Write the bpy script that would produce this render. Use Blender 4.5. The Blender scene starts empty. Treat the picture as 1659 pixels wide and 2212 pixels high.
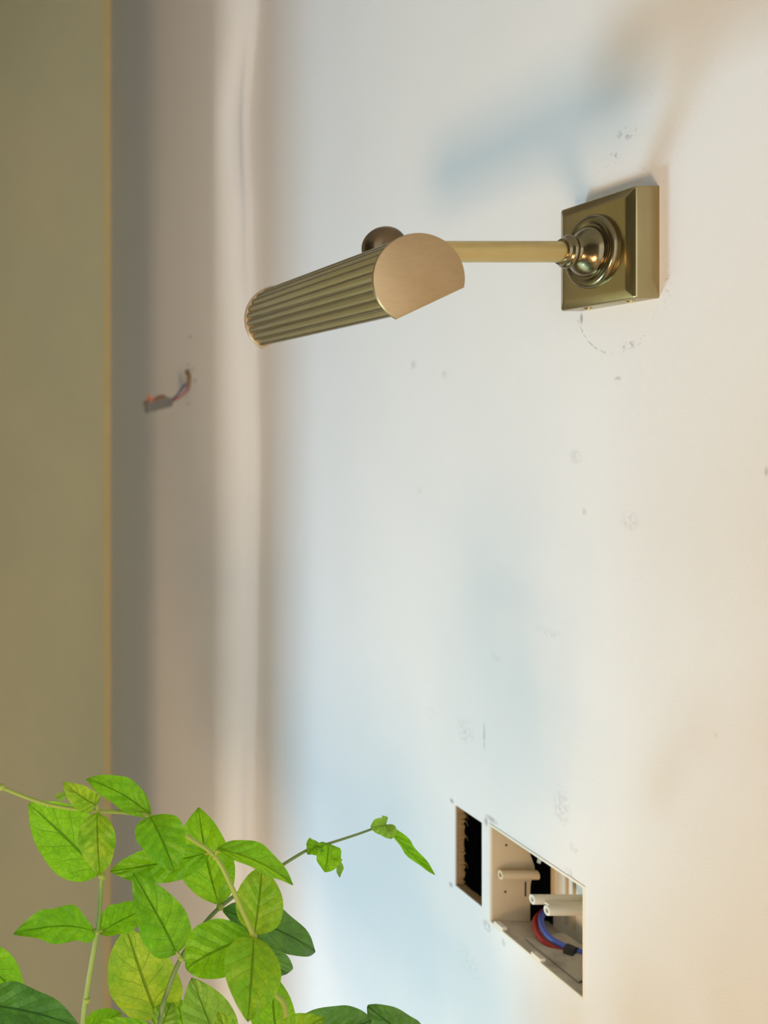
import bpy, bmesh, math, random
from mathutils import Vector, Matrix
random.seed(7)
S = bpy.context.scene
C = S.collection
PI = math.pi

# ------------------------------------------------------------------ camera
# one-point view straight along the right wall (x right, y depth, z up)
FPX = 2150.0                 # focal length in pixels of the 1659 x 2212 frame
VPX, VPY = -225.0, 925.0     # where the wall's horizontals meet
EYE = 2.05
cam = bpy.data.objects.new('camera', bpy.data.cameras.new('camera')); C.objects.link(cam)
cam.location = (0, 0, EYE); cam.rotation_euler = (PI/2, 0, 0)
cam.data.sensor_fit = 'AUTO'; cam.data.sensor_width = 36
cam.data.lens = FPX/2212*36
cam.data.shift_x = (829.5-VPX)/2212
cam.data.shift_y = -(1106-VPY)/2212
cam.data.clip_start = 0.02
cam.data.dof.use_dof = True
cam.data.dof.focus_distance = 0.70
cam.data.dof.aperture_fstop = 6.5
S.camera = cam

# ------------------------------------------------------------------ light
w = bpy.data.worlds.new('world'); S.world = w; w.use_nodes = True
w.node_tree.nodes['Background'].inputs[0].default_value = (0.90, 0.95, 1.0, 1)
w.node_tree.nodes['Background'].inputs[1].default_value = 1.7

def window_light(name, loc, col, power, sx, sz):
    l = bpy.data.lights.new(name, 'AREA'); l.shape = 'RECTANGLE'; l.size = sx; l.size_y = sz
    l.energy = power; l.color = col
    o = bpy.data.objects.new(name, l); C.objects.link(o)
    o.location = loc; o.rotation_euler = (PI/2, 0, -PI/2)      # shines towards +x
    return o
COOL = Vector((-1.49, 1.81, 0.48)); WARM = Vector((-1.49, -0.28, 0.825))
window_light('cool_window_daylight', COOL, (0.46, 0.76, 1.0), 46, 0.54, 0.54)
window_light('warm_window_daylight', WARM, (1.0, 0.64, 0.34), 34, 0.54, 0.54)

S.view_settings.view_transform = 'Standard'; S.view_settings.look = 'None'
S.view_settings.gamma = 1.0; S.view_settings.use_curve_mapping = False
S.view_settings.exposure = 0.08

def pt(x, y, d):
    """pixel + depth -> world point"""
    return Vector(((x-VPX)/FPX*d, d, EYE+(VPY-y)/FPX*d))
XW = 0.5355                  # the right wall
def onwall(x, y, xw=XW):
    d = FPX*xw/(x-VPX)
    return (d, EYE+(VPY-y)/FPX*d)

# ------------------------------------------------------------------ helpers
def tag(o, label=None, cat=None, group=None, kind=None):
    if label: o['label'] = label
    if cat: o['category'] = cat
    if group: o['group'] = group
    if kind: o['kind'] = kind
    return o
def link(name, me, mat=None, parent=None, smooth=False):
    o = bpy.data.objects.new(name, me); C.objects.link(o)
    if mat: me.materials.append(mat)
    if smooth:
        for p in me.polygons: p.use_smooth = True
    if parent:
        o.parent = parent
        o.matrix_parent_inverse = Matrix.Translation(-parent.location)
    return o
def from_bm(name, bm, mat=None, parent=None, smooth=False, normals=True):
    if normals: bmesh.ops.recalc_face_normals(bm, faces=bm.faces)
    me = bpy.data.meshes.new(name); bm.to_mesh(me); bm.free()
    return link(name, me, mat, parent, smooth)
def sharp(o, deg=35):
    me = o.data
    for p in me.polygons: p.use_smooth = True
    me.set_sharp_from_angle(angle=math.radians(deg))
    return o
def empty(name, loc):
    o = bpy.data.objects.new(name, None); C.objects.link(o); o.location = loc
    o.empty_display_size = 0.05
    return o
def bm_box(bm, x0, x1, y0, y1, z0, z1, bev=0):
    b = bmesh.new()
    v = bmesh.ops.create_cube(b, size=1)['verts']
    for q in v:
        q.co = Vector(((x0+x1)/2+q.co.x*(x1-x0), (y0+y1)/2+q.co.y*(y1-y0), (z0+z1)/2+q.co.z*(z1-z0)))
    if bev: bmesh.ops.bevel(b, geom=b.edges[:], offset=bev, segments=2, affect='EDGES', profile=0.5)
    m = bpy.data.meshes.new('t'); b.to_mesh(m); b.free(); bm.from_mesh(m); bpy.data.meshes.remove(m)
def box(name, x0, x1, y0, y1, z0, z1, mat, parent=None, bev=0):
    bm = bmesh.new(); bm_box(bm, x0, x1, y0, y1, z0, z1, bev)
    return from_bm(name, bm, mat, parent)
def catmull(pts, n=6):
    P = [Vector(p) for p in pts]; out = []
    P = [P[0]*2-P[1]] + P + [P[-1]*2-P[-2]]
    for i in range(1, len(P)-2):
        a, b, c, d = P[i-1:i+3]
        for k in range(n):
            t = k/n
            out.append(0.5*((2*b)+(c-a)*t+(2*a-5*b+4*c-d)*t*t+(3*b-a-3*c+d)*t**3))
    out.append(P[-2]); return out
def bm_tube(bm, pts, rad, seg=10, smooth_n=6, cap=True):
    """rad: a number or a function of t in 0..1"""
    P = catmull(pts, smooth_n) if smooth_n else [Vector(p) for p in pts]
    up = None; rings = []
    for i, p in enumerate(P):
        t = (P[min(i+1, len(P)-1)]-P[max(i-1, 0)]).normalized()
        if up is None:
            up = Vector((0, 0, 1)) if abs(t.z) < 0.9 else Vector((1, 0, 0))
        a = t.cross(up).normalized(); up = a.cross(t).normalized()
        r = rad(i/(len(P)-1)) if callable(rad) else rad
        rings.append([bm.verts.new(p+(a*math.cos(2*PI*k/seg)+up*math.sin(2*PI*k/seg))*r) for k in range(seg)])
    for A, B in zip(rings, rings[1:]):
        for k in range(seg): bm.faces.new((A[k], A[(k+1) % seg], B[(k+1) % seg], B[k]))
    if cap: bm.faces.new(rings[0][::-1]); bm.faces.new(rings[-1])
def tube(name, pts, rad, mat, parent=None, seg=10, smooth_n=6):
    bm = bmesh.new(); bm_tube(bm, pts, rad, seg, smooth_n)
    return sharp(from_bm(name, bm, mat, parent), 50)
def lathe(name, prof, origin, axis, mat, parent=None, seg=64, ang=40):
    """prof: (distance along axis, radius)"""
    bm = bmesh.new(); ax = Vector(axis).normalized()
    a = ax.orthogonal().normalized(); b = ax.cross(a); o = Vector(origin)
    rings = [[bm.verts.new(o+ax*s+(a*math.cos(2*PI*k/seg)+b*math.sin(2*PI*k/seg))*r) for k in range(seg)] for s, r in prof]
    for A, B in zip(rings, rings[1:]):
        for k in range(seg): bm.faces.new((A[k], A[(k+1) % seg], B[(k+1) % seg], B[k]))
    bm.faces.new(rings[0]); bm.faces.new(rings[-1])
    return sharp(from_bm(name, bm, mat, parent), ang)

# ------------------------------------------------------------------ materials
class N:
    """tiny node-graph builder"""
    def __init__(s, name):
        s.m = bpy.data.materials.new(name); s.m.use_nodes = True
        s.t = s.m.node_tree; s.b = s.t.nodes['Principled BSDF']; s.out = s.t.nodes['Material Output']
    def n(s, typ, ins=None, **kw):
        q = s.t.nodes.new(typ)
        for k, v in kw.items(): setattr(q, k, v)
        for k, v in (ins or {}).items(): s.set(q.inputs[k], v)
        return q
    def set(s, sock, v):
        if isinstance(v, bpy.types.NodeSocket): s.t.links.new(v, sock)
        elif isinstance(v, bpy.types.Node): s.t.links.new(v.outputs[0], sock)
        else: sock.default_value = v
    def math(s, op, a, b=0.0, c=0.0, clamp=False):
        q = s.n('ShaderNodeMath', operation=op, use_clamp=clamp)
        s.set(q.inputs[0], a); s.set(q.inputs[1], b); s.set(q.inputs[2], c)
        return q.outputs[0]
    def mix(s, f, a, b):
        q = s.n('ShaderNodeMix', data_type='RGBA')
        s.set(q.inputs[0], f); s.set(q.inputs[6], a); s.set(q.inputs[7], b)
        return q.outputs[2]
    def noise(s, scale, detail=3, rough=0.5, vec=None, out=0):
        q = s.n('ShaderNodeTexNoise'); q.inputs['Scale'].default_value = scale
        q.inputs['Detail'].default_value = detail; q.inputs['Roughness'].default_value = rough
        if vec is not None: s.set(q.inputs['Vector'], vec)
        return q.outputs[out]
    def ramp(s, f, a, b):
        q = s.n('ShaderNodeMapRange'); s.set(q.inputs[0], f)
        q.inputs[1].default_value = a; q.inputs[2].default_value = b
        return q.outputs[0]
    def coord(s): return s.n('ShaderNodeTexCoord').outputs['Object']
    def scaled(s, v, sc):
        q = s.n('ShaderNodeVectorMath', operation='MULTIPLY'); s.set(q.inputs[0], v); q.inputs[1].default_value = sc
        return q.outputs[0]
    def bump(s, h, strength, dist=0.001):
        q = s.n('ShaderNodeBump'); s.set(q.inputs['Height'], h)
        q.inputs['Strength'].default_value = strength; q.inputs['Distance'].default_value = dist
        s.set(s.b.inputs['Normal'], q.outputs[0]); return q.outputs[0]
    def p(s, **kw):
        for k, v in kw.items(): s.set(s.b.inputs[k.replace('_', ' ')], v)
        return s
def c4(r, g, b): return (r, g, b, 1)
def simple(name, col, rough=0.5, metal=0.0, noise=0.0, nscale=60):
    k = N(name); k.p(Roughness=rough, Metallic=metal)
    if noise:
        f = k.noise(nscale, 4, 0.6, k.coord())
        k.p(Base_Color=k.mix(f, c4(*[x*(1-noise) for x in col]), c4(*[min(1, x*(1+noise)) for x in col])))
    else: k.p(Base_Color=c4(*col))
    return k.m

def wall_paint(name, col, marks=None, var=0.03):
    k = N(name); co = k.coord()
    base = k.mix(k.noise(3.0, 3, 0.5, co), c4(*[x*(1-var) for x in col]), c4(*[min(1, x*(1+var)) for x in col]))
    if marks:
        sep = k.n('ShaderNodeSeparateXYZ', {0: co}); yy, zz = sep.outputs[1], sep.outputs[2]
        nz = k.noise(900, 3, 0.7, co); nm = k.noise(230, 5, 0.7, co); warp = k.math('MULTIPLY', k.math('SUBTRACT', nm, 0.5), 0.006)
        acc = None
        for mk in marks:
            if mk[0] == 'arc':            # centre, radius, half width, angle range, strength
                _, (cy, cz), r, hw, (a0, a1), st, thr = mk
                dy = k.math('SUBTRACT', yy, cy); dz = k.math('SUBTRACT', zz, cz)
                d = k.math('SQRT', k.math('ADD', k.math('MULTIPLY', dy, dy), k.math('MULTIPLY', dz, dz)))
                d = k.math('ADD', d, warp)
                m = k.math('SUBTRACT', 1.0, k.math('DIVIDE', k.math('ABSOLUTE', k.math('SUBTRACT', d, r)), hw), clamp=True)
                an = k.math('ARCTAN2', dz, dy)
                m = k.math('MULTIPLY', m, k.math('GREATER_THAN', an, a0)); m = k.math('MULTIPLY', m, k.math('LESS_THAN', an, a1))
                m = k.math('MULTIPLY', m, k.ramp(nm, thr, thr+0.08))
            else:                         # spot: centre, radii, strength, noise threshold
                _, (cy, cz), (ry, rz), st, thr = mk
                dy = k.math('DIVIDE', k.math('SUBTRACT', yy, cy), ry); dz = k.math('DIVIDE', k.math('SUBTRACT', zz, cz), rz)
                d = k.math('ADD', k.math('MULTIPLY', dy, dy), k.math('MULTIPLY', dz, dz))
                m = k.math('SUBTRACT', 1.0, d, clamp=True)
                m = k.math('MULTIPLY', m, k.ramp(nm, thr, thr+0.12))
            m = k.math('MULTIPLY', m, st*0.8)
            acc = m if acc is None else k.math('MAXIMUM', acc, m)
        base = k.mix(acc, base, c4(0.16, 0.15, 0.14))
    k.p(Base_Color=base, Roughness=0.75)
    k.b.inputs['Specular IOR Level'].default_value = 0.25
    k.bump(k.math('ADD', k.noise(700, 3, 0.6, co), k.math('MULTIPLY', k.noise(14, 2, 0.5, co), 2.5)), 0.25, 0.0006)
    return k.m

def brass(name, lo, hi, rough, stretch=(1, 1, 1), grain=0.25):
    k = N(name); co = k.coord()
    f = k.noise(26, 4, 0.6, co)
    g = k.noise(700, 3, 0.6, k.scaled(co, stretch))
    f2 = k.math('ADD', k.math('MULTIPLY', f, 0.6), k.math('MULTIPLY', g, 0.4))
    k.p(Base_Color=k.mix(k.ramp(f2, 0.3, 0.7), c4(*lo), c4(*hi)), Metallic=1.0,
        Roughness=k.math('ADD', rough, k.math('MULTIPLY', k.math('SUBTRACT', g, 0.5), 0.16)))
    k.bump(g, grain, 0.0002)
    return k.m

M = {}
WALLC = (0.80, 0.782, 0.768)
def mk_spot(x, y, rx, ry, st=0.45, thr=0.42):
    d, z = onwall(x, y); k = FPX/d
    return ('spot', (d, z), (rx*d/(x-VPX), ry/k), st, thr)
marks = [
    ('arc', (0.741, EYE+0.098), 0.0430, 0.0008, (-3.0, -0.25), 0.35, 0.53),
    ('arc', (0.739, EYE+0.1005), 0.0455, 0.0010, (-1.4, -0.35), 0.65, 0.50),
    ('arc', (0.744, EYE+0.150), 0.0480, 0.0008, (0.9, 2.4), 0.35, 0.53),
    ('arc', (0.700, EYE+0.130), 0.0240, 0.0007, (-1.2, 1.3), 0.5, 0.55),
]
for a in [(1352, 288, 26, 20, .6, .5), (1330, 335, 22, 12, .5, .5), (1360, 745, 26, 10, .6, .46), (1256, 688, 4, 14, .8, .2),
          (1440, 620, 14, 60, .4, .55), (1335, 818, 9, 6, .5, .4), (893, 788, 7, 12, .3, .35), (960, 810, 6, 12, .28, .4),
          (1243, 985, 14, 22, .2, .4), (1360, 1125, 22, 26, .22, .45), (1262, 1105, 6, 10, .3, .35), (1185, 1365, 34, 12, .2, .45),
          (1005, 1580, 20, 34, .28, .48), (1046, 1590, 3, 36, .45, .35), (930, 1540, 14, 20, .2, .5), (1213, 1740, 22, 50, .25, .45),
          (976, 1730, 5, 6, .8, .2), (974, 1911, 5, 6, .8, .2), (1050, 1775, 5, 12, .7, .3), (1062, 1770, 16, 8, .6, .38),
          (1052, 2000, 10, 14, .5, .4), (1088, 2036, 6, 10, .4, .4), (1230, 1890, 16, 16, .3, .45), (1240, 1832, 14, 12, .25, .45),
          (1015, 2080, 30, 40, .16, .5), (1030, 1835, 20, 20, .2, .5), (1655, 1018, 6, 12, .5, .4), (1545, 1588, 5, 8, .25, .3),
          (1070, 1420, 12, 8, .18, .4), (905, 1060, 6, 9, .2, .4)]:
    marks.append(mk_spot(*a))
M['wall'] = wall_paint('white_wall_paint', WALLC, marks)
k2 = []
for (x, y, rx, ry, st) in [(411, 728, 5, 5, .5), (406, 788, 4, 4, .55), (421, 822, 4, 6, .5), (406, 872, 4, 5, .45), (402, 858, 2, 6, .4), (413, 800, 10, 8, .25)]:
    d, z = onwall(x, y, 0.485)
    k2.append(('spot', (d, z), (rx*d/(x-VPX), ry*d/FPX), st, 0.3))
M['wall2'] = wall_paint('projection_wall_paint', (0.78, 0.76, 0.73), k2)
def olive():
    k = N('olive_wall_paint'); co = k.coord()
    f = k.noise(2.6, 4, 0.6, k.scaled(co, (1, 1, 0.6)))
    k.p(Base_Color=k.mix(k.ramp(f, 0.3, 0.7), c4(0.68, 0.62, 0.36), c4(0.82, 0.69, 0.39)), Roughness=0.7)
    k.bump(k.noise(300, 3, 0.6, co), 0.2, 0.0006); return k.m
M['olive'] = olive()
M['corner_strip'] = simple('ochre_edge_strip', (0.86, 0.63, 0.28), 0.6, 0, 0.1, 8)
M['dim'] = simple('muted_wall_paint', (0.16, 0.155, 0.12), 0.8, 0, 0.06, 4)
M['floor'] = simple('brown_floor', (0.60, 0.56, 0.50), 0.6, 0, 0.12, 6)
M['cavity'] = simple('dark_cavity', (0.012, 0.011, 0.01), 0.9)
M['frame'] = simple('window_frame_paint', (0.6, 0.6, 0.58), 0.5)
M['board'] = simple('particle_board', (0.36, 0.22, 0.085), 0.85, 0, 0.45, 120)
M['brass'] = brass('antique_brass', (0.17, 0.135, 0.075), (0.25, 0.20, 0.11), 0.20, (1, 1, 1), 0.02)
M['brass_side'] = brass('plate_brass', (0.34, 0.27, 0.135), (0.42, 0.335, 0.175), 0.24, (0.5, 1, 0.03), 0.0)
M['brass_shade'] = brass('fluted_brass', (0.31, 0.275, 0.175), (0.35, 0.31, 0.195), 0.20, (1, 0.05, 1), 0.0)
M['brass_cap'] = brass('brushed_brass', (0.41, 0.28, 0.145), (0.50, 0.355, 0.195), 0.42, (0.25, 1, 1), 0.08)
M['brass_arm'] = brass('golden_brass', (0.52, 0.39, 0.16), (0.62, 0.47, 0.21), 0.34, (0.1, 1, 1), 0.04)
M['dark_brass'] = brass('dark_bronze', (0.12, 0.082, 0.045), (0.19, 0.13, 0.075), 0.30, (1, 1, 1), 0.03)
M['screw'] = brass('bright_brass_screw', (0.75, 0.62, 0.32), (0.85, 0.72, 0.42), 0.2)
M['glass'] = simple('frosted_bulb_glass', (0.85, 0.85, 0.82), 0.4)
M['cream'] = simple('cream_plastic', (0.64, 0.50, 0.32), 0.45, 0, 0.06, 90)
def dusty():
    k = N('dusty_cream_plastic'); co = k.coord()
    f = k.ramp(k.noise(60, 5, 0.65, co), 0.45, 0.75)
    k.p(Base_Color=k.mix(f, c4(0.55, 0.48, 0.38), c4(0.30, 0.25, 0.20)), Roughness=0.8); return k.m
M['dusty'] = dusty()
M['cream_l'] = simple('pale_cream_plastic', (0.80, 0.74, 0.62), 0.4, 0, 0.04, 90)
M['pale'] = simple('pale_blue_plastic', (0.55, 0.72, 0.80), 0.25)
M['red'] = simple('red_wire_plastic', (0.42, 0.03, 0.03), 0.35)
M['blue'] = simple('blue_wire_plastic', (0.08, 0.13, 0.55), 0.35)
M['navy'] = simple('navy_wire_plastic', (0.04, 0.045, 0.13), 0.4)
M['pink'] = simple('dull_red_wire_plastic', (0.40, 0.10, 0.09), 0.4)
M['tape'] = simple('black_tape', (0.02, 0.02, 0.022), 0.45)
M['sheath'] = simple('tan_cable_sheath', (0.24, 0.155, 0.055), 0.6)
M['grey'] = simple('grey_connector_plastic', (0.15, 0.135, 0.115), 0.4)
M['amber'] = simple('amber_connector_plastic', (0.20, 0.085, 0.035), 0.35)
M['lever'] = simple('orange_lever_plastic', (0.62, 0.16, 0.07), 0.4)
M['pot'] = simple('terracotta', (0.42, 0.19, 0.11), 0.8, 0, 0.15, 30)
M['soil'] = simple('soil', (0.05, 0.035, 0.025), 0.95, 0, 0.4, 120)
M['wood'] = simple('stand_wood', (0.28, 0.17, 0.09), 0.55, 0, 0.25, 14)

def leaf_mat(name, dark, mid, light, trans):
    k = N(name)
    uv = k.n('ShaderNodeUVMap'); sep = k.n('ShaderNodeSeparateXYZ', {0: uv.outputs[0]})
    u = k.math('ABSOLUTE', k.math('SUBTRACT', sep.outputs[0], 0.5)); v = sep.outputs[1]     # u 0..0.5
    co = k.coord(); rnd = k.n('ShaderNodeObjectInfo').outputs['Random']
    nz = k.noise(75, 5, 0.65, co)
    wob = k.math('MULTIPLY', k.math('SUBTRACT', k.noise(40, 2, 0.5, co), 0.5), 0.09)
    q = k.math('MULTIPLY', k.math('ADD', k.math('SUBTRACT', v, k.math('MULTIPLY', k.math('POWER', u, 0.8), 0.55)), wob), 5.2)
    fr = k.math('ABSOLUTE', k.math('SUBTRACT', k.math('FRACT', q), 0.5))                     # 0.5 at a vein, 0 between
    side = k.math('MULTIPLY', k.ramp(fr, 0.44, 0.495), k.ramp(u, 0.49, 0.25))
    rib = k.ramp(u, 0.024, 0.008)
    net = k.n('ShaderNodeTexVoronoi', feature='DISTANCE_TO_EDGE'); net.inputs['Scale'].default_value = 190; k.set(net.inputs['Vector'], co)
    netm = k.math('MULTIPLY', k.ramp(net.outputs[0], 0.14, 0.0), 0.35)
    vein = k.math('MAXIMUM', k.math('MAXIMUM', k.math('MULTIPLY', side, 0.9), rib), netm)
    f = k.ramp(k.math('ADD', nz, k.math('MULTIPLY', k.math('SUBTRACT', rnd, 0.5), 0.25)), 0.32, 0.72)
    col = k.mix(f, c4(*mid), c4(*light))
    col = k.mix(k.math('MULTIPLY', vein, 0.75), col, c4(*dark))
    k.p(Base_Color=col, Roughness=0.32)
    k.b.inputs['Specular IOR Level'].default_value = 0.30
    h = k.math('ADD', k.math('MULTIPLY', k.math('SUBTRACT', 0.5, fr), 0.55), k.math('MULTIPLY', nz, 0.75))
    h = k.math('SUBTRACT', h, k.math('MULTIPLY', rib, 0.6))
    nrm = k.bump(h, 0.9, 0.0045)
    tr = k.n('ShaderNodeBsdfTranslucent'); k.set(tr.inputs[0], k.mix(0.35, col, c4(*[min(1, x*1.6) for x in light]))); k.set(tr.inputs[1], nrm)
    mx = k.n('ShaderNodeMixShader'); mx.inputs[0].default_value = trans
    k.t.links.new(k.b.outputs[0], mx.inputs[1]); k.t.links.new(tr.outputs[0], mx.inputs[2])
    k.t.links.new(mx.outputs[0], k.out.inputs[0])
    return k.m
M['leaf'] = leaf_mat('green_leaf', (0.045, 0.12, 0.004), (0.15, 0.40, 0.006), (0.31, 0.62, 0.012), 0.45)
M['leaf_y'] = leaf_mat('yellow_green_leaf', (0.06, 0.13, 0.004), (0.18, 0.42, 0.006), (0.46, 0.60, 0.035), 0.42)
M['leaf_d'] = leaf_mat('deep_green_leaf', (0.025, 0.075, 0.012), (0.06, 0.17, 0.022), (0.11, 0.28, 0.03), 0.30)
M['leaf_l'] = leaf_mat('pale_young_leaf', (0.12, 0.25, 0.02), (0.24, 0.45, 0.03), (0.36, 0.58, 0.07), 0.45)
M['stem'] = simple('green_stem', (0.23, 0.33, 0.055), 0.45, 0, 0.15, 40)
M['stem_y'] = simple('yellow_stem', (0.28, 0.35, 0.045), 0.45, 0, 0.15, 40)
M['stem_g'] = simple('thin_green_stem', (0.15, 0.22, 0.05), 0.45)

# ------------------------------------------------------------------ the setting
Y0, YC, YB, H = -1.6, 1.476, 2.242, 3.2      # rear end, inner corner, back wall, ceiling
XB = 0.485                                   # face of the projecting wall
# holes in the right wall: (depth0, depth1, z0, z1)
hole_s = (0.9095, 0.953, EYE-0.4375, EYE-0.3605)
hole_b = (0.773, 0.8975, EYE-0.4455, EYE-0.3560)
def wall_with_holes(name, x0, x1, yr, zr, holes, mat):
    ys = sorted(set([yr[0], yr[1]]+[h[0] for h in holes]+[h[1] for h in holes]))
    zs = sorted(set([zr[0], zr[1]]+[h[2] for h in holes]+[h[3] for h in holes]))
    bm = bmesh.new()
    def hole(i, j):
        cy, cz = (ys[i]+ys[i+1])/2, (zs[j]+zs[j+1])/2
        return not (0 <= i < len(ys)-1 and 0 <= j < len(zs)-1) or any(h[0] < cy < h[1] and h[2] < cz < h[3] for h in holes)
    V = {}
    def vt(x, i, j):
        if (x, i, j) not in V: V[(x, i, j)] = bm.verts.new((x, ys[i], zs[j]))
        return V[(x, i, j)]
    for i in range(len(ys)-1):
        for j in range(len(zs)-1):
            cy, cz = (ys[i]+ys[i+1])/2, (zs[j]+zs[j+1])/2
            if any(h[0] < cy < h[1] and h[2] < cz < h[3] for h in holes): continue
            for x in (x0, x1): bm.faces.new((vt(x, i, j), vt(x, i+1, j), vt(x, i+1, j+1), vt(x, i, j+1)))
            for (di, dj, a, b) in ((-1, 0, (i, j), (i, j+1)), (1, 0, (i+1, j), (i+1, j+1)), (0, -1, (i, j), (i+1, j)), (0, 1, (i, j+1), (i+1, j+1))):
                ii, jj = i+di, j+dj
                out = not (0 <= ii < len(ys)-1 and 0 <= jj < len(zs)-1)
                if out or any(h[0] < (ys[ii]+ys[ii+1])/2 < h[1] and h[2] < (zs[jj]+zs[jj+1])/2 < h[3] for h in holes):
                    bm.faces.new((vt(x0, *a), vt(x0, *b), vt(x1, *b), vt(x1, *a)))
    return tag(from_bm(name, bm, mat), kind='structure')
wr = wall_with_holes('wall_right', XW, XW+0.006, (Y0, 1.56), (0, H), [hole_s, hole_b], M['wall'])
wr['label'] = 'white painted wall with scuff marks and two cut-outs'

# raw board edges lining the small cut-out (ragged on the far side)
def cutout_edge():
    bm = bmesh.new(); a0, a1, b0, b1 = hole_s; n = 44
    rr = random.Random(3)
    far = []; 
    for i in range(n+1):
        z = b0+(b1-b0)*i/n
        dx = 0.0074+rr.uniform(-0.0004, 0.0012)+(0.0014 if rr.random() < 0.2 else 0)
        far.append((z, dx))
    for (z, dx), (z2, dx2) in zip(far, far[1:]):
        v = [bm.verts.new(p) for p in ((XW+0.001, a1-0.0006, z), (XW+0.001, a1-0.0006, z2), (XW+dx2, a1-0.0006-rr.uniform(0, .0012), z2), (XW+dx, a1-0.0006-rr.uniform(0, .0012), z))]
        bm.faces.new(v)
    m = 14
    for i in range(m):
        y, y2 = a0+(a1-a0)*i/m, a0+(a1-a0)*(i+1)/m
        d1, d2 = 0.0085+rr.uniform(0, .002), 0.0085+rr.uniform(0, .002)
        bm.faces.new([bm.verts.new(p) for p in ((XW+0.001, y, b0+0.0006), (XW+0.001, y2, b0+0.0006), (XW+d2, y2, b0+0.0008), (XW+d1, y, b0+0.0008))])
    # a few torn fibres of the board
    for zf in (0.28, 0.62, 0.80, 0.88):
        z = b0+(b1-b0)*zf
        bm_tube(bm, [(XW+0.0065, a1-0.001, z), (XW+0.0085, a1-0.003, z+0.001), (XW+0.009, a1-0.006, z-0.003)], lambda t: 0.0005*(1-0.8*t), 5, 3)
    return from_bm('cutout_edge', bm, M['board'], wr)
cutout_edge()['label'] = 'raw brown board edge of the small cut-out'
# hollow behind the wall board
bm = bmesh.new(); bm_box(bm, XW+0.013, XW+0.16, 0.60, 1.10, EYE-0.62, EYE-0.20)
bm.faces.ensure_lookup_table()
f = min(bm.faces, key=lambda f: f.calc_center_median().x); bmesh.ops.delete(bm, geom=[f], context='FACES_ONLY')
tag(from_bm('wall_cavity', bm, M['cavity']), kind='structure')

# projecting wall: wavy plaster joint, flat return, rounded corner, face, up to the back wall
def projection():
    key = [(1.15, 1.480), (0.80, 1.472), (0.635, 1.466), (0.463, 1.506), (0.292, 1.488), (0.10, 1.470), (-0.05, 1.4625), (-0.326, 1.472), (-0.60, 1.485), (-0.9, 1.48), (-2.2, 1.48)][::-1]
    def zc(Y):
        for (a, b), (c, d) in zip(key, key[1:]):
            if Y <= c:
                t = (Y-a)/(c-a); t = t*t*(3-2*t); return b+(d-b)*t
        return key[-1][1]
    r = 0.034
    prof = [(XW+0.006, 0.004, 1.0), (XW-0.0008, 0.0, 1.0), (XW-0.003, -0.0008, 1.0), (XW-0.008, -0.0010, 1.0), (XW-0.0115, -0.0002, 0.95), (XW-0.0145, 0.0, .9)]
    for k in range(13):
        a = PI/2*k/12
        prof.append((XB+r-r*math.sin(a), 1.5*(r-r*math.cos(a)), 0.8*(1-k/12)))
    prof += [(XB, 0.14, 0), (XB, 0.40, 0), (XB, YB-YC+0.01, 0)]
    rows = [i*H/96 for i in range(97)]
    bm = bmesh.new(); G = []
    for z in rows:
        dz = zc(z-EYE)-YC
        G.append([bm.verts.new((x, YC+dy+dz*wt, z)) for x, dy, wt in prof])
    for A, B in zip(G, G[1:]):
        for i in range(len(prof)-1): bm.faces.new((A[i], A[i+1], B[i+1], B[i]))
    o = from_bm('wall_projection', bm, M['wall2'], smooth=True)
    return tag(o, 'projecting stretch of off-white wall with rounded corner', kind='structure')
projection()
tag(box('wall_back', -1.7, 0.60, YB, YB+0.1, 0, H, M['olive']), 'olive painted end wall', kind='structure')
tag(box('corner_strip_1', XB-0.017, XB-0.0005, YB-0.002, YB+0.001, 0, H, M['corner_strip']), 'narrow ochre strip along the corner', kind='structure')  # thin box of warmer yellow-brown along the back corner
tag(box('floor', -1.7, 0.70, Y0, YB+0.1, -0.1, 0, M['floor']), kind='structure')
tag(box('ceiling', -1.7, 0.70, Y0, YB+0.1, H, H+0.1, M['frame']), kind='structure')
tag(box('light_blocker', 0.05, 0.10, 1.46, YB+0.01, 0, H, M['frame']), kind='structure')  # unseen slab added to keep window light off the projecting wall
win = [(COOL.y-0.30, COOL.y+0.30, COOL.z-0.30, COOL.z+0.30), (WARM.y-0.30, WARM.y+0.30, WARM.z-0.30, WARM.z+0.30)]
wall_with_holes('wall_left', -1.52, -1.47, (Y0, YB+0.1), (0, H), win, M['dim'])
for i, (a, b, c, d) in enumerate(win):
    bm = bmesh.new(); t = 0.02
    bm_box(bm, -1.485, -1.46, a-0.005, a+t, c-0.005, d+0.005); bm_box(bm, -1.485, -1.46, b-t, b+0.005, c-0.005, d+0.005)
    bm_box(bm, -1.485, -1.46, a+t, b-t, c-0.005, c+t); bm_box(bm, -1.485, -1.46, a+t, b-t, d-t, d+0.005)
    tag(from_bm('window_%d' % (i+1), bm, M['frame']), kind='structure')

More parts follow.
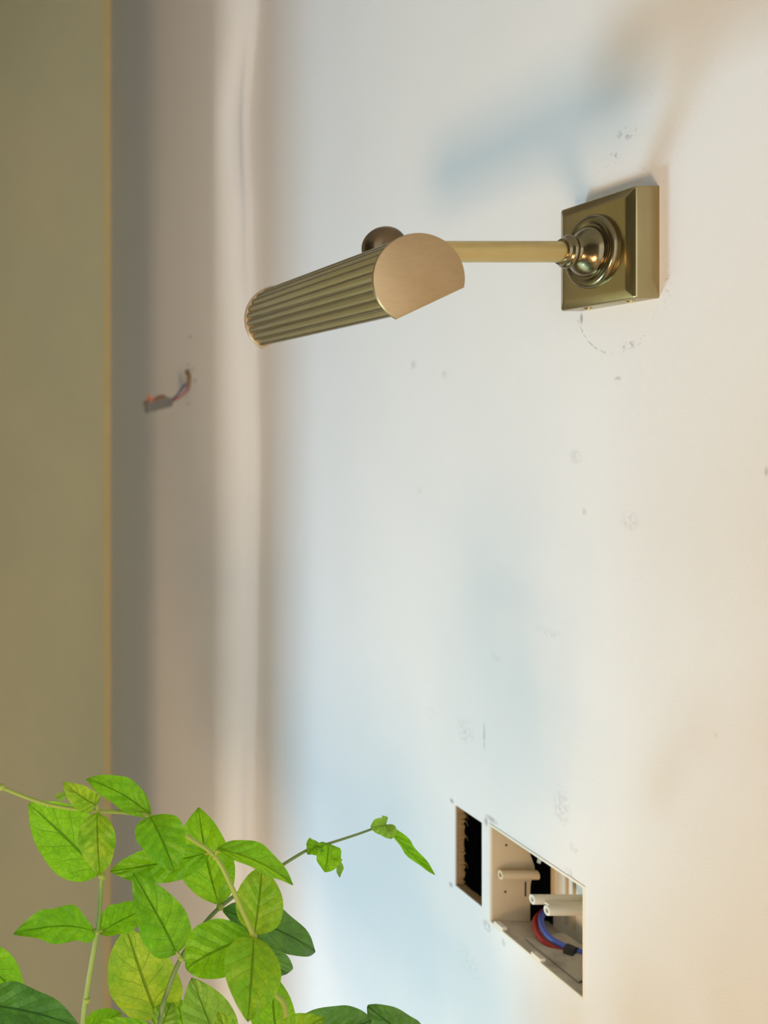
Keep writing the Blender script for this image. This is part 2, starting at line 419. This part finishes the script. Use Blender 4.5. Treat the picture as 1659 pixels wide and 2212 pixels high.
# ------------------------------------------------------------------ picture light
def picture_light():
    ZP = 0.7375; yp = EYE+0.1308
    W2 = 0.0395; xf = 0.5190
    root = empty('picture_light', (XW, ZP, yp))
    tag(root, 'antique brass picture light with fluted half-round shade on wall arm', 'wall lamp')
    # back plate: slab with straight sides, sloping border and raised flat face
    bm = bmesh.new()
    ins = 0.0068
    L = [(XW+0.0002, 0.0), (xf, 0.0), (xf-0.0024, ins)]
    rings = []
    for x, i in L:
        h = W2-i
        rings.append([bm.verts.new((x, ZP+a*h, yp+b*h)) for a, b in ((-1, -1), (1, -1), (1, 1), (-1, 1))])
    for A, B in zip(rings, rings[1:]):
        for k in range(4): bm.faces.new((A[k], A[(k+1) % 4], B[(k+1) % 4], B[k]))
    bm.faces.new(rings[0]); bm.faces.new(rings[-1])
    bmesh.ops.recalc_face_normals(bm, faces=bm.faces)
    eds = [e for e in bm.edges if not all(abs(v.co.x-XW-0.0002) < 1e-6 for v in e.verts)]
    bmesh.ops.bevel(bm, geom=eds, offset=0.0012, segments=3, affect='EDGES', profile=0.5)
    plate = sharp(from_bm('back_plate', bm, M['brass_side'], root), 30)
    for (sx, sy) in ((0.5262, 0.7565), (0.5262, 0.7130)):
        s = lathe('screw', [(0, 0.0026), (0.0008, 0.0026), (0.0016, 0.0018), (0.0017, 0.0008)], (sx, sy, yp-W2-0.0001), (0, 0, -1), M['screw'], plate, 20)
        s['label'] = 'bright brass set screw under the plate'
    x0 = xf-0.0022
    lathe('rosette', [(-0.001, 0.0268), (0.0010, 0.0272), (0.0026, 0.0270), (0.0041, 0.0258), (0.0049, 0.0240), (0.0047, 0.0222), (0.0038, 0.0208), (0.0034, 0.0196), (0.0036, 0.0188),
        (0.0050, 0.0186), (0.0064, 0.0181), (0.0080, 0.0170), (0.0100, 0.0150), (0.0120, 0.0125), (0.0136, 0.0104), (0.0150, 0.0092), (0.0160, 0.0090), (0.0166, 0.0098)], (x0, ZP, yp), (-1, 0, 0), M['brass'], root, 72, 50)
    lathe('collar', [(0.0158, 0.0088), (0.0164, 0.0104), (0.0174, 0.0118), (0.0188, 0.0125), (0.0202, 0.0123), (0.0214, 0.0112), (0.0222, 0.0100), (0.0240, 0.0096), (0.0244, 0.0080)], (x0, ZP, yp), (-1, 0, 0), M['brass'], root, 64, 50)
    kx, kz = 0.3620, EYE+0.1338                    # knuckle
    lathe('arm', [(0, 0.0079), (x0-0.024-kx, 0.0079)], (x0-0.0235, ZP, yp), (-1, 0, 0), M['brass_arm'], root, 48)
    cx, cz = 0.3272, EYE+0.0934                    # shade axis
    yn, yf = 0.622, 0.853
    kn = lathe('knuckle', [(-0.0100, 0.002), (-0.0097, 0.0060), (-0.0088, 0.0100), (-0.0070, 0.0132), (-0.0040, 0.0151), (0.0, 0.0157), (0.0040, 0.0151), (0.0070, 0.0132), (0.0088, 0.0100), (0.0097, 0.0060), (0.0100, 0.002)], (kx, ZP, kz), (0, 1, 0), M['dark_brass'], root, 48, 50)
    dirv = Vector((cx-kx, 0, cz-kz)); dl = dirv.length
    lathe('swivel_neck', [(0.004, 0.0072), (dl-0.030, 0.0072), (dl-0.0285, 0.011), (dl-0.0262, 0.0115)], (kx, ZP, kz), dirv, M['dark_brass'], root, 32)
    # fluted body: 17 ribs over 252 degrees, open towards the lower right
    op = math.atan2(-0.905, 0.425); half = math.radians(126); nr, sub = 17, 8
    Rb, dep, Ri = 0.0279, 0.0017, 0.0254
    prof = []
    for i in range(nr*sub+1):
        ph = -half+2*half*i/(nr*sub); s = 2*((i % sub)/sub)-1
        prof.append((op+PI+ph, Rb-dep*s*s))
    bm = bmesh.new(); rows = []
    nseg = 2
    for j in range(nseg+1):
        y = yn+0.0028+(yf-yn-0.0056)*j/nseg
        outer = [bm.verts.new((cx+r*math.cos(a), y, cz+r*math.sin(a))) for a, r in prof]
        inner = [bm.verts.new((cx+Ri*math.cos(a), y, cz+Ri*math.sin(a))) for a, r in prof[::4]]
        rows.append((outer, inner))
    for (o1, i1), (o2, i2) in zip(rows, rows[1:]):
        for A, B in ((o1, o2), (i1, i2)):
            for k in range(len(A)-1): bm.faces.new((A[k], A[k+1], B[k+1], B[k]))
        bm.faces.new((o1[0], i1[0], i2[0], o2[0])); bm.faces.new((o1[-1], i1[-1], i2[-1], o2[-1]))
    shade = sharp(from_bm('shade', bm, M['brass_shade'], root), 32)
    shade['label'] = 'fluted brass half-round shade'
    for yy, sg in ((yn, 1), (yf, -1)):
        bm = bmesh.new(); R = 0.0288; h2 = math.radians(126); n = 72
        ring = [bm.verts.new((cx+R*math.cos(op+PI-h2+2*h2*i/n), yy, cz+R*math.sin(op+PI-h2+2*h2*i/n))) for i in range(n+1)]
        fc = bm.faces.new(ring)
        ex = bmesh.ops.extrude_face_region(bm, geom=[fc])
        bmesh.ops.translate(bm, verts=[v for v in ex['geom'] if isinstance(v, bmesh.types.BMVert)], vec=(0, 0.0030*sg, 0))
        bmesh.ops.recalc_face_normals(bm, faces=bm.faces)
        ed = [e for e in bm.edges if abs(e.verts[0].co.y-e.verts[1].co.y) < 1e-6]
        bmesh.ops.bevel(bm, geom=ed, offset=0.0008, segments=2, affect='EDGES', profile=0.5)
        e = sharp(from_bm('end_cap', bm, M['brass_cap'], root), 30)
        e['label'] = 'brushed brass D-shaped end plate of the shade'
    lathe('bulb', [(0.008, 0.006), (0.03, 0.006), (0.032, 0.0095), (0.17, 0.0095), (0.178, 0.007), (0.182, 0.002)], (cx, yn+0.01, cz), (0, 1, 0), M['glass'], root, 24)
    return root
picture_light()

# ------------------------------------------------------------------ electrical back box in the larger cut-out
def back_box():
    a0, a1, b0, b1 = hole_b
    g = 0.0006; a0 += g; a1 -= g; b0 += g; b1 -= g; t = 0.0018
    root = empty('switch_box', (XW, (a0+a1)/2, b0))
    tag(root, 'cream plastic electrical back box set in the larger wall cut-out', 'junction box')
    xb = 0.586; xs = 0.5705
    bm = bmesh.new()
    # far side panel with a bulging broken inner edge
    n = 24; pr = []
    for i in range(n+1):
        z = b0+(b1-b0)*i/n; tt = i/n
        e = xs+0.0042*math.exp(-((tt-0.55)/0.10)**2)-0.0012*math.exp(-((tt-0.75)/0.05)**2)
        pr.append((z, e))
    for (z, e), (z2, e2) in zip(pr, pr[1:]):
        v = [bm.verts.new(p) for p in ((XW+0.001, a1, z), (XW+0.001, a1, z2), (e2, a1, z2), (e, a1, z), (XW+0.001, a1-t, z), (XW+0.001, a1-t, z2), (e2, a1-t, z2), (e, a1-t, z))]
        for f in ((0, 1, 2, 3), (4, 5, 6, 7), (0, 1, 5, 4), (2, 3, 7, 6)): bm.faces.new([v[q] for q in f])
    from_bm('side_panel', bm, M['cream'], root, normals=True)
    box('side_panel', XW+0.001, xb, a0, a0+t, b0, b1, M['cream'], root)
    box('top_panel', XW+0.001, xb, a0+t, a1-t, b1-t, b1, M['cream'], root)
    box('floor_panel', XW+0.001, xb, a0+t, a1-t, b0, b0+t, M['dusty'], root)['label'] = 'dusty bottom of the box'
    bp = box('back_panel', xb-t, xb, a0+t, 0.8845, b0+t, b1-t, M['cream_l'], root)
    for yy, ww in ((0.8835, 0.0018), (0.8655, 0.0016), (0.8560, 0.0010)):
        box('rib', xb-t-0.0022, xb-t+0.0003, yy-ww/2, yy+ww/2, b0+t+0.012, b1-t, M['cream'], bp)
    box('rib', xb-t-0.0016, xb-t+0.0003, 0.84, 0.880, b0+0.030, b0+0.0312, M['cream'], bp)
    # lip round the mouth
    bm = bmesh.new(); xo = XW-0.0007
    for q in ((a0-g, a1+g, b0-g, b0+t-.0003), (a0-g, a1+g, b1-t+.0003, b1+g), (a0-g, a0+t-.0003, b0+t-.0003, b1-t+.0003), (a1-t+.0003, a1+g, b0+t-.0003, b1-t+.0003)):
        bm_box(bm, xo, XW+0.0025, *q)
    from_bm('lip', bm, M['cream_l'], root)['label'] = 'pale rim of the box mouth'
    for yy, zz in ((0.8885, EYE-0.3988), (0.8440, EYE-0.3996), (0.8250, EYE-0.3998)):
        bm = bmesh.new(); R, r = 0.0040, 0.0019; seg = 24; x0, x1 = XW+0.004, (0.5725 if yy > 0.88 else xb-t)
        P = [(x0, R), (x1, R), (x1, 0.0001), (x0+0.012, 0.0001), (x0+0.012, r), (x0, r)]
        rings = [[bm.verts.new((x, yy+rr*math.cos(2*PI*k/seg), zz+rr*math.sin(2*PI*k/seg))) for k in range(seg)] for x, rr in P]
        for i in range(len(P)):
            A, B = rings[i], rings[(i+1) % len(P)]
            for k in range(seg): bm.faces.new((A[k], A[(k+1) % seg], B[(k+1) % seg], B[k]))
        o = sharp(from_bm('screw_post', bm, M['cream_l' if yy < .88 else 'cream'], root), 40)
    for py_, dz in ((0.8955, 0.028), (0.8955, 0.070)):
        lathe('pin_hole', [(0, 0.0010), (0.0004, 0.0010)], (0.5475+dz*0.02, a1-t-0.0003, b0+dz), (0, 1, 0), M['tape'], root, 10)
    box('slot', 0.5655, 0.5668, a1-t-0.0003, a1-t+0.0003, b0+0.024, b0+0.037, M['tape'], root)
    # moulded strip between the two middle posts, broken flap on the bottom, tabs on the lower lip
    box('web', XW+0.012, xb-t, 0.828, 0.841, EYE-0.4012, EYE-0.3994, M['cream_l'], root)
    bm = bmesh.new(); z = b0+t+0.0004
    V = [bm.verts.new(p) for p in ((0.545, 0.862, z), (0.545, 0.795, z), (0.575, 0.795, z+0.012), (0.575, 0.858, z+0.007))]
    fc = bm.faces.new(V); ex = bmesh.ops.extrude_face_region(bm, geom=[fc]); bmesh.ops.translate(bm, verts=[q for q in ex['geom'] if isinstance(q, bmesh.types.BMVert)], vec=(0, 0, 0.0012))
    from_bm('flap', bm, M['dusty'], root)
    for y0, y1 in ((0.878, 0.890), (0.826, 0.838)):
        box('tab', XW-0.0009, XW+0.004, y0, y1, b0-0.001, b0+0.0045, M['cream_l'], root, 0.0003)
    bm = bmesh.new()
    bm_tube(bm, [(0.574, 0.8890, EYE-0.366), (0.5735, 0.8885, EYE-0.374), (0.5750, 0.8880, EYE-0.382), (0.5735, 0.888, EYE-0.388)], lambda t: 0.0030*(1-0.5*t), 6, 4)
    sharp(from_bm('film_scrap', bm, M['pale'], root), 50)['label'] = 'torn scrap of pale blue plastic'
    return root
back_box()
wp = [pt(1200, 1950, .91), pt(1178, 1966, .888), pt(1164, 1988, .872), pt(1178, 2022, .850), pt(1214, 2045, .836), pt(1257, 2060, .822), pt(1330, 2085, .795)]
def wire_thing(name, label, off, mat, r=0.0024):
    o = tube(name, [Vector(p)+Vector(off) for p in wp], r, mat, None, 10, 6)
    return tag(o, label, 'wire')
bl = wire_thing('insulated_wire', 'blue insulated wire curling through the electrical box', (0.0012, -0.001, 0.0012), M['blue'])
rd = wire_thing('insulated_wire', 'red insulated wire curling under the blue one in the box', (-0.0028, 0.001, -0.0030), M['red'])
tp = tube('tape_wrap', [pt(1226, 2053, .831), pt(1246, 2062, .824)], 0.0058, M['tape'], None, 14, 0)
tag(tp, 'black tape wrapped round the red and blue wires in the box', 'tape')

# ------------------------------------------------------------------ spare lamp wires hanging from the projecting wall
def loose_connector():
    d, z = onwall(406, 803, XB)
    root = empty('wire_connector', (XB, d, z))
    tag(root, 'grey lever connector on loose red and blue wires poking from projecting wall', 'connector')
    D = 1.650
    def q(x, y, dd=0.0): return pt(x, y, D+dd)
    tube('cable_sheath', [(XB+0.012, d, z+0.002), (XB-0.002, d, z), q(407, 812, -.012), q(406, 830, -.014)], 0.0033, M['sheath'], root, 10)
    tube('blue_wire', [q(406, 828, -.014), q(396, 835, -.015), q(384, 852, -.017), q(370, 864, -.018), q(362, 867, -.018)], 0.0018, M['navy'], root, 8)
    tube('red_wire', [q(407, 828, -.016), q(405, 840, -.017), q(394, 853, -.019), q(378, 864, -.020), q(364, 868, -.020)], 0.0019, M['pink'], root, 8)
    a, b = q(314, 878, -.02), q(371, 864, -.018)
    ax = (b-a).normalized(); dep = Vector((0.25, 1, 0)).normalized(); dep = (dep-ax*dep.dot(ax)).normalized(); up = ax.cross(dep); up = up if up.z > 0 else -up
    L = (b-a).length
    def prism(name, outline, y0, y1, mat, parent):
        bm = bmesh.new()
        A = [bm.verts.new(a+ax*s*L+up*h+dep*y0) for s, h in outline]; B = [bm.verts.new(a+ax*s*L+up*h+dep*y1) for s, h in outline]
        n = len(A); bm.faces.new(A); bm.faces.new(B[::-1])
        for k in range(n): bm.faces.new((A[k], A[(k+1) % n], B[(k+1) % n], B[k]))
        bmesh.ops.recalc_face_normals(bm, faces=bm.faces)
        bmesh.ops.bevel(bm, geom=bm.edges[:], offset=0.0006, segments=1, affect='EDGES')
        return from_bm(name, bm, mat, parent)
    body = prism('connector_body', [(0.0, -0.0110), (0.90, -0.0105), (1.0, -0.004), (0.99, 0.002), (0.85, 0.0052), (0.10, 0.0040), (0.0, 0.0020)], -0.007, 0.007, M['grey'], root)
    prism('amber_insert', [(-0.04, 0.0026), (0.10, 0.0050), (0.86, 0.0060), (0.76, 0.0108), (0.60, 0.0128), (0.40, 0.0105), (0.10, 0.0100), (-0.03, 0.0075)], -0.0045, 0.0045, M['amber'], root)
    prism('lever', [(0.18, 0.0055), (0.31, 0.0060), (0.30, 0.0110), (0.20, 0.0175), (0.15, 0.0170), (0.20, 0.0110)], -0.0052, 0.0025, M['lever'], root)
    return root
loose_connector()

# ------------------------------------------------------------------ jasmine-like plant in front
PR = empty('leafy_plant', (0.17, 0.80, EYE-0.95))
tag(PR, 'leafy green climbing plant with glossy pointed oval leaves in the foreground', 'plant')
leaf_n = [0]
def leaf(b, t, d0, d1, wpx, roll=0, fold=14, bend=0.10, mat='leaf', asym=1.0, twist=0, wave=0.05, peak=0.42, tipw=1.35, stalk=None, curl=0.0):
    """b, t: base and tip in the photo; d0, d1: their depths; wpx: full width if seen flat"""
    P0, P1 = pt(b[0], b[1], d0), pt(t[0], t[1], d1)
    ax = P1-P0; L = ax.length; ax.normalize()
    view = (Vector((0, 0, EYE))-(P0+P1)/2).normalized()
    nr = (view-ax*view.dot(ax)).normalized(); sd = ax.cross(nr).normalized()
    hw = wpx/2*((d0+d1)/2)/FPX; fold *= 1.5; bend *= 1.5; wave *= 1.8
    leaf_n[0] += 1; rr = random.Random(leaf_n[0]*13+1); ph = rr.uniform(0, 6.28)
    nu, nv = 10, 18
    te = 0.55+0.33*(tipw-0.55)/0.8; wpx *= 0.90; hw *= 0.90
    bm = bmesh.new(); uvl = bm.loops.layers.uv.new('UVMap'); G = []
    for j in range(nv+1):
        v = j/nv; vv = min(max(v, 0.004), 0.996)
        sv = vv/peak if vv < peak else (1-vv)/(1-peak)
        wd = hw*(1-(1-sv)**2)**(0.60 if vv < peak else te)
        wd = max(wd, hw*0.02)
        th = math.radians(roll+twist*(v-0.5)); s2 = sd*math.cos(th)+nr*math.sin(th); n2 = nr*math.cos(th)-sd*math.sin(th)
        mid = P0+ax*(L*v)+n2*(bend*L*(4*v*(1-v)))*0.5+n2*(-curl*L*max(0, v-0.6)**2*4)
        row = []
        for i in range(nu+1):
            u = -1+2*i/nu
            au = abs(u); wx = wd*(asym if u > 0 else 1.0)
            fo = math.radians(fold)
            lift = wx*au*math.sin(fo)*(1-0.35*au)+wave*hw*math.sin(v*13+ph+(1.3 if u > 0 else 0))*au*au*math.sin(PI*v)
            q = 0.03*hw*math.sin((v-0.28*au)*5.2*2*PI)*au*(1-au)*2.2
            row.append((bm.verts.new(mid+s2*(wx*u*math.cos(fo*0.7))+n2*(lift+q)), (u*0.5+0.5, v)))
        G.append(row)
    for A, B in zip(G, G[1:]):
        for i in range(nu):
            qd = (A[i], A[i+1], B[i+1], B[i])
            f = bm.faces.new([x[0] for x in qd]); f.smooth = True
            for lp, x in zip(f.loops, qd): lp[uvl].uv = x[1]
    o = from_bm('leaf', bm, M[mat], PR, normals=False)
    for p in o.data.polygons: p.use_smooth = True
    if stalk:
        s0 = pt(stalk[0], stalk[1], stalk[2] if len(stalk) > 2 else d0)
        tube('petiole', [s0, (s0+P0)/2+Vector((0, 0, 0.001)), P0+ax*0.003], 0.0011, M['stem_y'], PR, 7, 3)
    return o
def stem(pts, r0, r1, mat='stem'):
    return tube('stem', [pt(x, y, d) for x, y, d in pts], lambda t: r0+(r1-r0)*t, M[mat], PR, 9, 6)
# main stems rise from the pot
def stem_from_pot(gx, first, rest, r0, r1, mat):
    P = [Vector((gx, 0.80, EYE-0.80)), Vector((gx, 0.795, EYE-0.72))]
    f = pt(*first); P.append((P[-1]*0.45+f*0.55)+Vector((0, 0.0, -0.01))); P.append(f)
    P += [pt(*q) for q in rest]
    return tube('stem', P, lambda t: r0+(r1-r0)*t, M[mat], PR, 9, 6)
stem_from_pot(0.13, (178, 2225, .72), [(190, 2130, .715), (205, 2040, .71), (213, 1985, .71), (220, 1892, .71)], .0022, .0016, 'stem')
stem_from_pot(0.17, (342, 2225, .70), [(362, 2140, .70), (390, 2072, .70), (432, 2008, .705), (475, 1960, .71), (540, 1912, .735), (600, 1875, .75), (665, 1836, .755), (708, 1823, .76), (770, 1803, .765), (806, 1790, .77), (832, 1782, .77)], .0019, .0007, 'stem_g')
stem_from_pot(0.21, (612, 2225, .67), [(582, 2130, .665), (547, 2022, .66), (522, 1965, .66), (500, 1915, .66), (466, 1852, .665), (412, 1812, .665), (330, 1766, .665), (270, 1755, .665), (210, 1752, .66), (105, 1738, .66), (0, 1700, .66), (-90, 1660, .65)], .0022, .0011, 'stem_y')
for (x, y, d, r) in [(221, 1892, .71, .0030), (209, 2012, .71, .0027), (475, 1960, .71, .0025), (392, 2070, .70, .0025), (547, 2021, .66, .0026), (465, 1851, .665, .0024), (209, 1752, .66, .0020), (326, 1763, .665, .0021), (104, 1738, .66, .0018), (4, 1700, .66, .0024), (188, 2160, .715, .0025), (707, 1824, .76, .0013), (831, 1782, .77, .0014)]:
    p = pt(x, y, d); bm = bmesh.new(); bmesh.ops.create_icosphere(bm, subdivisions=2, radius=r, matrix=Matrix.Translation(p))
    from_bm('node', bm, M['stem_y'], PR, smooth=True)

# leaves, roughly back to front
leaf((216, 1886), (62, 1736), .712, .725, 158, roll=-12, fold=6, bend=.10, stalk=(221, 1892, .71))
leaf((472, 1953), (429, 1744), .712, .735, 140, roll=18, fold=16, bend=.10, stalk=(475, 1960, .71))
leaf((481, 1966), (681, 2056), .715, .745, 100, roll=20, fold=16, bend=.12, mat='leaf_d', wave=.08)
leaf((452, 1842), (238, 1882), .675, .700, 92, roll=10, fold=24, bend=.08, stalk=(464, 1852, .665), mat='leaf')
leaf((325, 1760), (186, 1683), .668, .682, 84, roll=-28, fold=14, bend=.16, mat='leaf', peak=.40)
leaf((208, 1739), (136, 1690), .655, .640, 66, roll=12, fold=18, bend=.16, mat='leaf_y', stalk=(210, 1752, .66), tipw=.9)
leaf((146, 1712), (120, 1724), .640, .652, 22, roll=20, fold=20, mat='leaf_l')
leaf((210, 1756), (216, 1888), .655, .640, 94, roll=-8, fold=18, bend=.14, mat='leaf_y', tipw=.95, wave=.10)
leaf((324, 1764), (378, 1884), .655, .628, 124, roll=8, fold=20, bend=.22, mat='leaf', tipw=.95, peak=.40)
leaf((470, 1834), (633, 1912), .660, .650, 88, roll=42, fold=24, bend=.14, mat='leaf', peak=.45, stalk=(466, 1850, .665))
leaf((205, 2014), (29, 2018), .708, .690, 92, roll=-24, fold=16, bend=.22, mat='leaf', wave=.16, stalk=(209, 2012, .71))
leaf((214, 2016), (318, 1962), .708, .722, 80, roll=20, fold=26, bend=.06, mat='leaf', wave=.10, stalk=(209, 2012, .71))
leaf((381, 2059), (288, 1886), .698, .680, 130, roll=-8, fold=16, bend=.12, mat='leaf', peak=.44, stalk=(391, 2070, .70))
leaf((342, 2202), (273, 2005), .738, .730, 172, roll=6, fold=10, bend=.10, mat='leaf_y', peak=.46, tipw=.9)
leaf((549, 2018), (566, 1874), .668, .680, 112, roll=-10, fold=14, bend=.10, mat='leaf_y', tipw=.9)
leaf((547, 2024), (402, 2092), .668, .675, 132, roll=-18, fold=18, bend=.16, mat='leaf', peak=.50, tipw=.75)
leaf((550, 2022), (619, 2104), .672, .690, 84, roll=-18, fold=20, bend=.12, mat='leaf_d')
leaf((548, 2024), (535, 2207), .655, .622, 132, roll=4, fold=14, bend=.14, mat='leaf_y', peak=.44)
leaf((600, 2250), (588, 2104), .700, .690, 112, roll=10, fold=12, bend=.12, mat='leaf', tipw=.75)
leaf((478, 2275), (414, 2112), .690, .705, 130, roll=-6, fold=10, bend=.06, mat='leaf_l')
leaf((-70, 2050), (54, 2164), .700, .690, 110, roll=10, fold=12, bend=.12, mat='leaf')
leaf((-60, 2170), (176, 2222), .670, .655, 110, roll=18, fold=14, bend=.18, mat='leaf_d', wave=.12)
leaf((-20, 2240), (110, 2225), .660, .650, 80, roll=0, fold=14, bend=.15, mat='leaf')
leaf((180, 2235), (262, 2188), .73, .74, 60, roll=10, mat='leaf')
leaf((345, 2235), (205, 2212), .69, .70, 60, roll=10, mat='leaf')
leaf((345, 2235), (372, 2160), .72, .73, 62, roll=10, mat='leaf_l')
leaf((410, 2260), (380, 2150), .73, .74, 70, roll=10, mat='leaf')
leaf((500, 2260), (470, 2185), .665, .66, 76, roll=-10, mat='leaf_y')
leaf((600, 2250), (702, 2200), .65, .64, 70, roll=10, mat='leaf_y')
leaf((636, 2216), (802, 2204), .73, .74, 112, roll=-18, fold=20, bend=.2, mat='leaf_d')
leaf((910, 2250), (794, 2172), .75, .76, 104, roll=20, fold=16, bend=.16, mat='leaf_d', tipw=.7)
# the thin runner on the right
leaf((708, 1822), (702, 1884), .758, .745, 66, roll=12, fold=26, bend=.22, mat='leaf', tipw=.65, wave=.25)
leaf((690, 1822), (664, 1846), .757, .752, 42, roll=-10, fold=20, bend=.2, mat='leaf', wave=.2)
leaf((716, 1828), (734, 1896), .760, .752, 26, roll=30, fold=26, bend=.10, mat='leaf_l', wave=.25)
leaf((834, 1782), (800, 1786), .768, .760, 52, roll=10, fold=22, bend=.2, mat='leaf_l', tipw=.55, wave=.2)
leaf((832, 1782), (846, 1812), .769, .762, 44, roll=0, fold=22, bend=.2, mat='leaf_l', tipw=.6)
leaf((836, 1784), (940, 1890), .768, .775, 42, roll=34, fold=34, bend=-.08, mat='leaf', wave=.12)
# leaves below the frame, between the pot and what shows
rr = random.Random(21)
for i in range(300):
    a = rr.uniform(0, 6.28); z = EYE+rr.uniform(-0.73, -0.39); R = rr.uniform(0.03, 0.20)
    P = Vector((0.15+R*math.cos(a), 0.84+R*0.75*math.sin(a), z))
    if P.x > 0.36: continue
    d = P.y; px = P.x/d*FPX+VPX; py = VPY-(P.z-EYE)/d*FPX
    if px > -330 and py < 2310: continue
    an = rr.uniform(0, 6.28)
    leaf((px, py), (px+170*math.cos(an), py+90*math.sin(an)+20), d, d+rr.uniform(-.03, .03), rr.uniform(100, 150), roll=rr.uniform(-40, 40), mat=rr.choice(['leaf', 'leaf_d', 'leaf_y']))
for i in range(110):
    P = Vector((rr.uniform(-0.22, 0.16), rr.uniform(0.80, 1.05), EYE+rr.uniform(-0.70, -0.44)))
    d = P.y; px = P.x/d*FPX+VPX; py = VPY-(P.z-EYE)/d*FPX
    if px > -330 and py < 2310: continue
    an = rr.uniform(0, 6.28)
    leaf((px, py), (px+160*math.cos(an), py+80*math.sin(an)), d, d+rr.uniform(-.04, .04), rr.uniform(90, 140), roll=rr.uniform(-40, 40), mat=rr.choice(['leaf', 'leaf_d', 'leaf_y']))
lathe('pot', [(0, .060), (.004, .064), (.13, .084), (.132, .090), (.160, .093), (.162, .090), (.160, .083), (.135, .079)], (0.17, 0.80, EYE-0.95), (0, 0, 1), M['pot'], PR, 48, 30)
lathe('soil', [(0, .078), (.004, .0775), (.008, .04)], (0.17, 0.80, EYE-0.818), (0, 0, 1), M['soil'], PR, 32)
st = empty('plant_stand', (0.17, 0.80, 0)); tag(st, 'small wooden stand under the potted plant', 'stand')
lathe('top', [(0, .135), (.003, .14), (.02, .14), (.024, .136)], (0.17, 0.80, EYE-0.9745), (0, 0, 1), M['wood'], st, 48)
for k in range(3):
    a = 2*PI*k/3+.5; ca, sa = math.cos(a), math.sin(a)
    tube('leg', [(0.17+.15*ca, .80+.15*sa, 0.0), (0.17+.09*ca, .80+.09*sa, EYE-0.974)], lambda t: .011+.005*t, M['wood'], st, 12, 0)
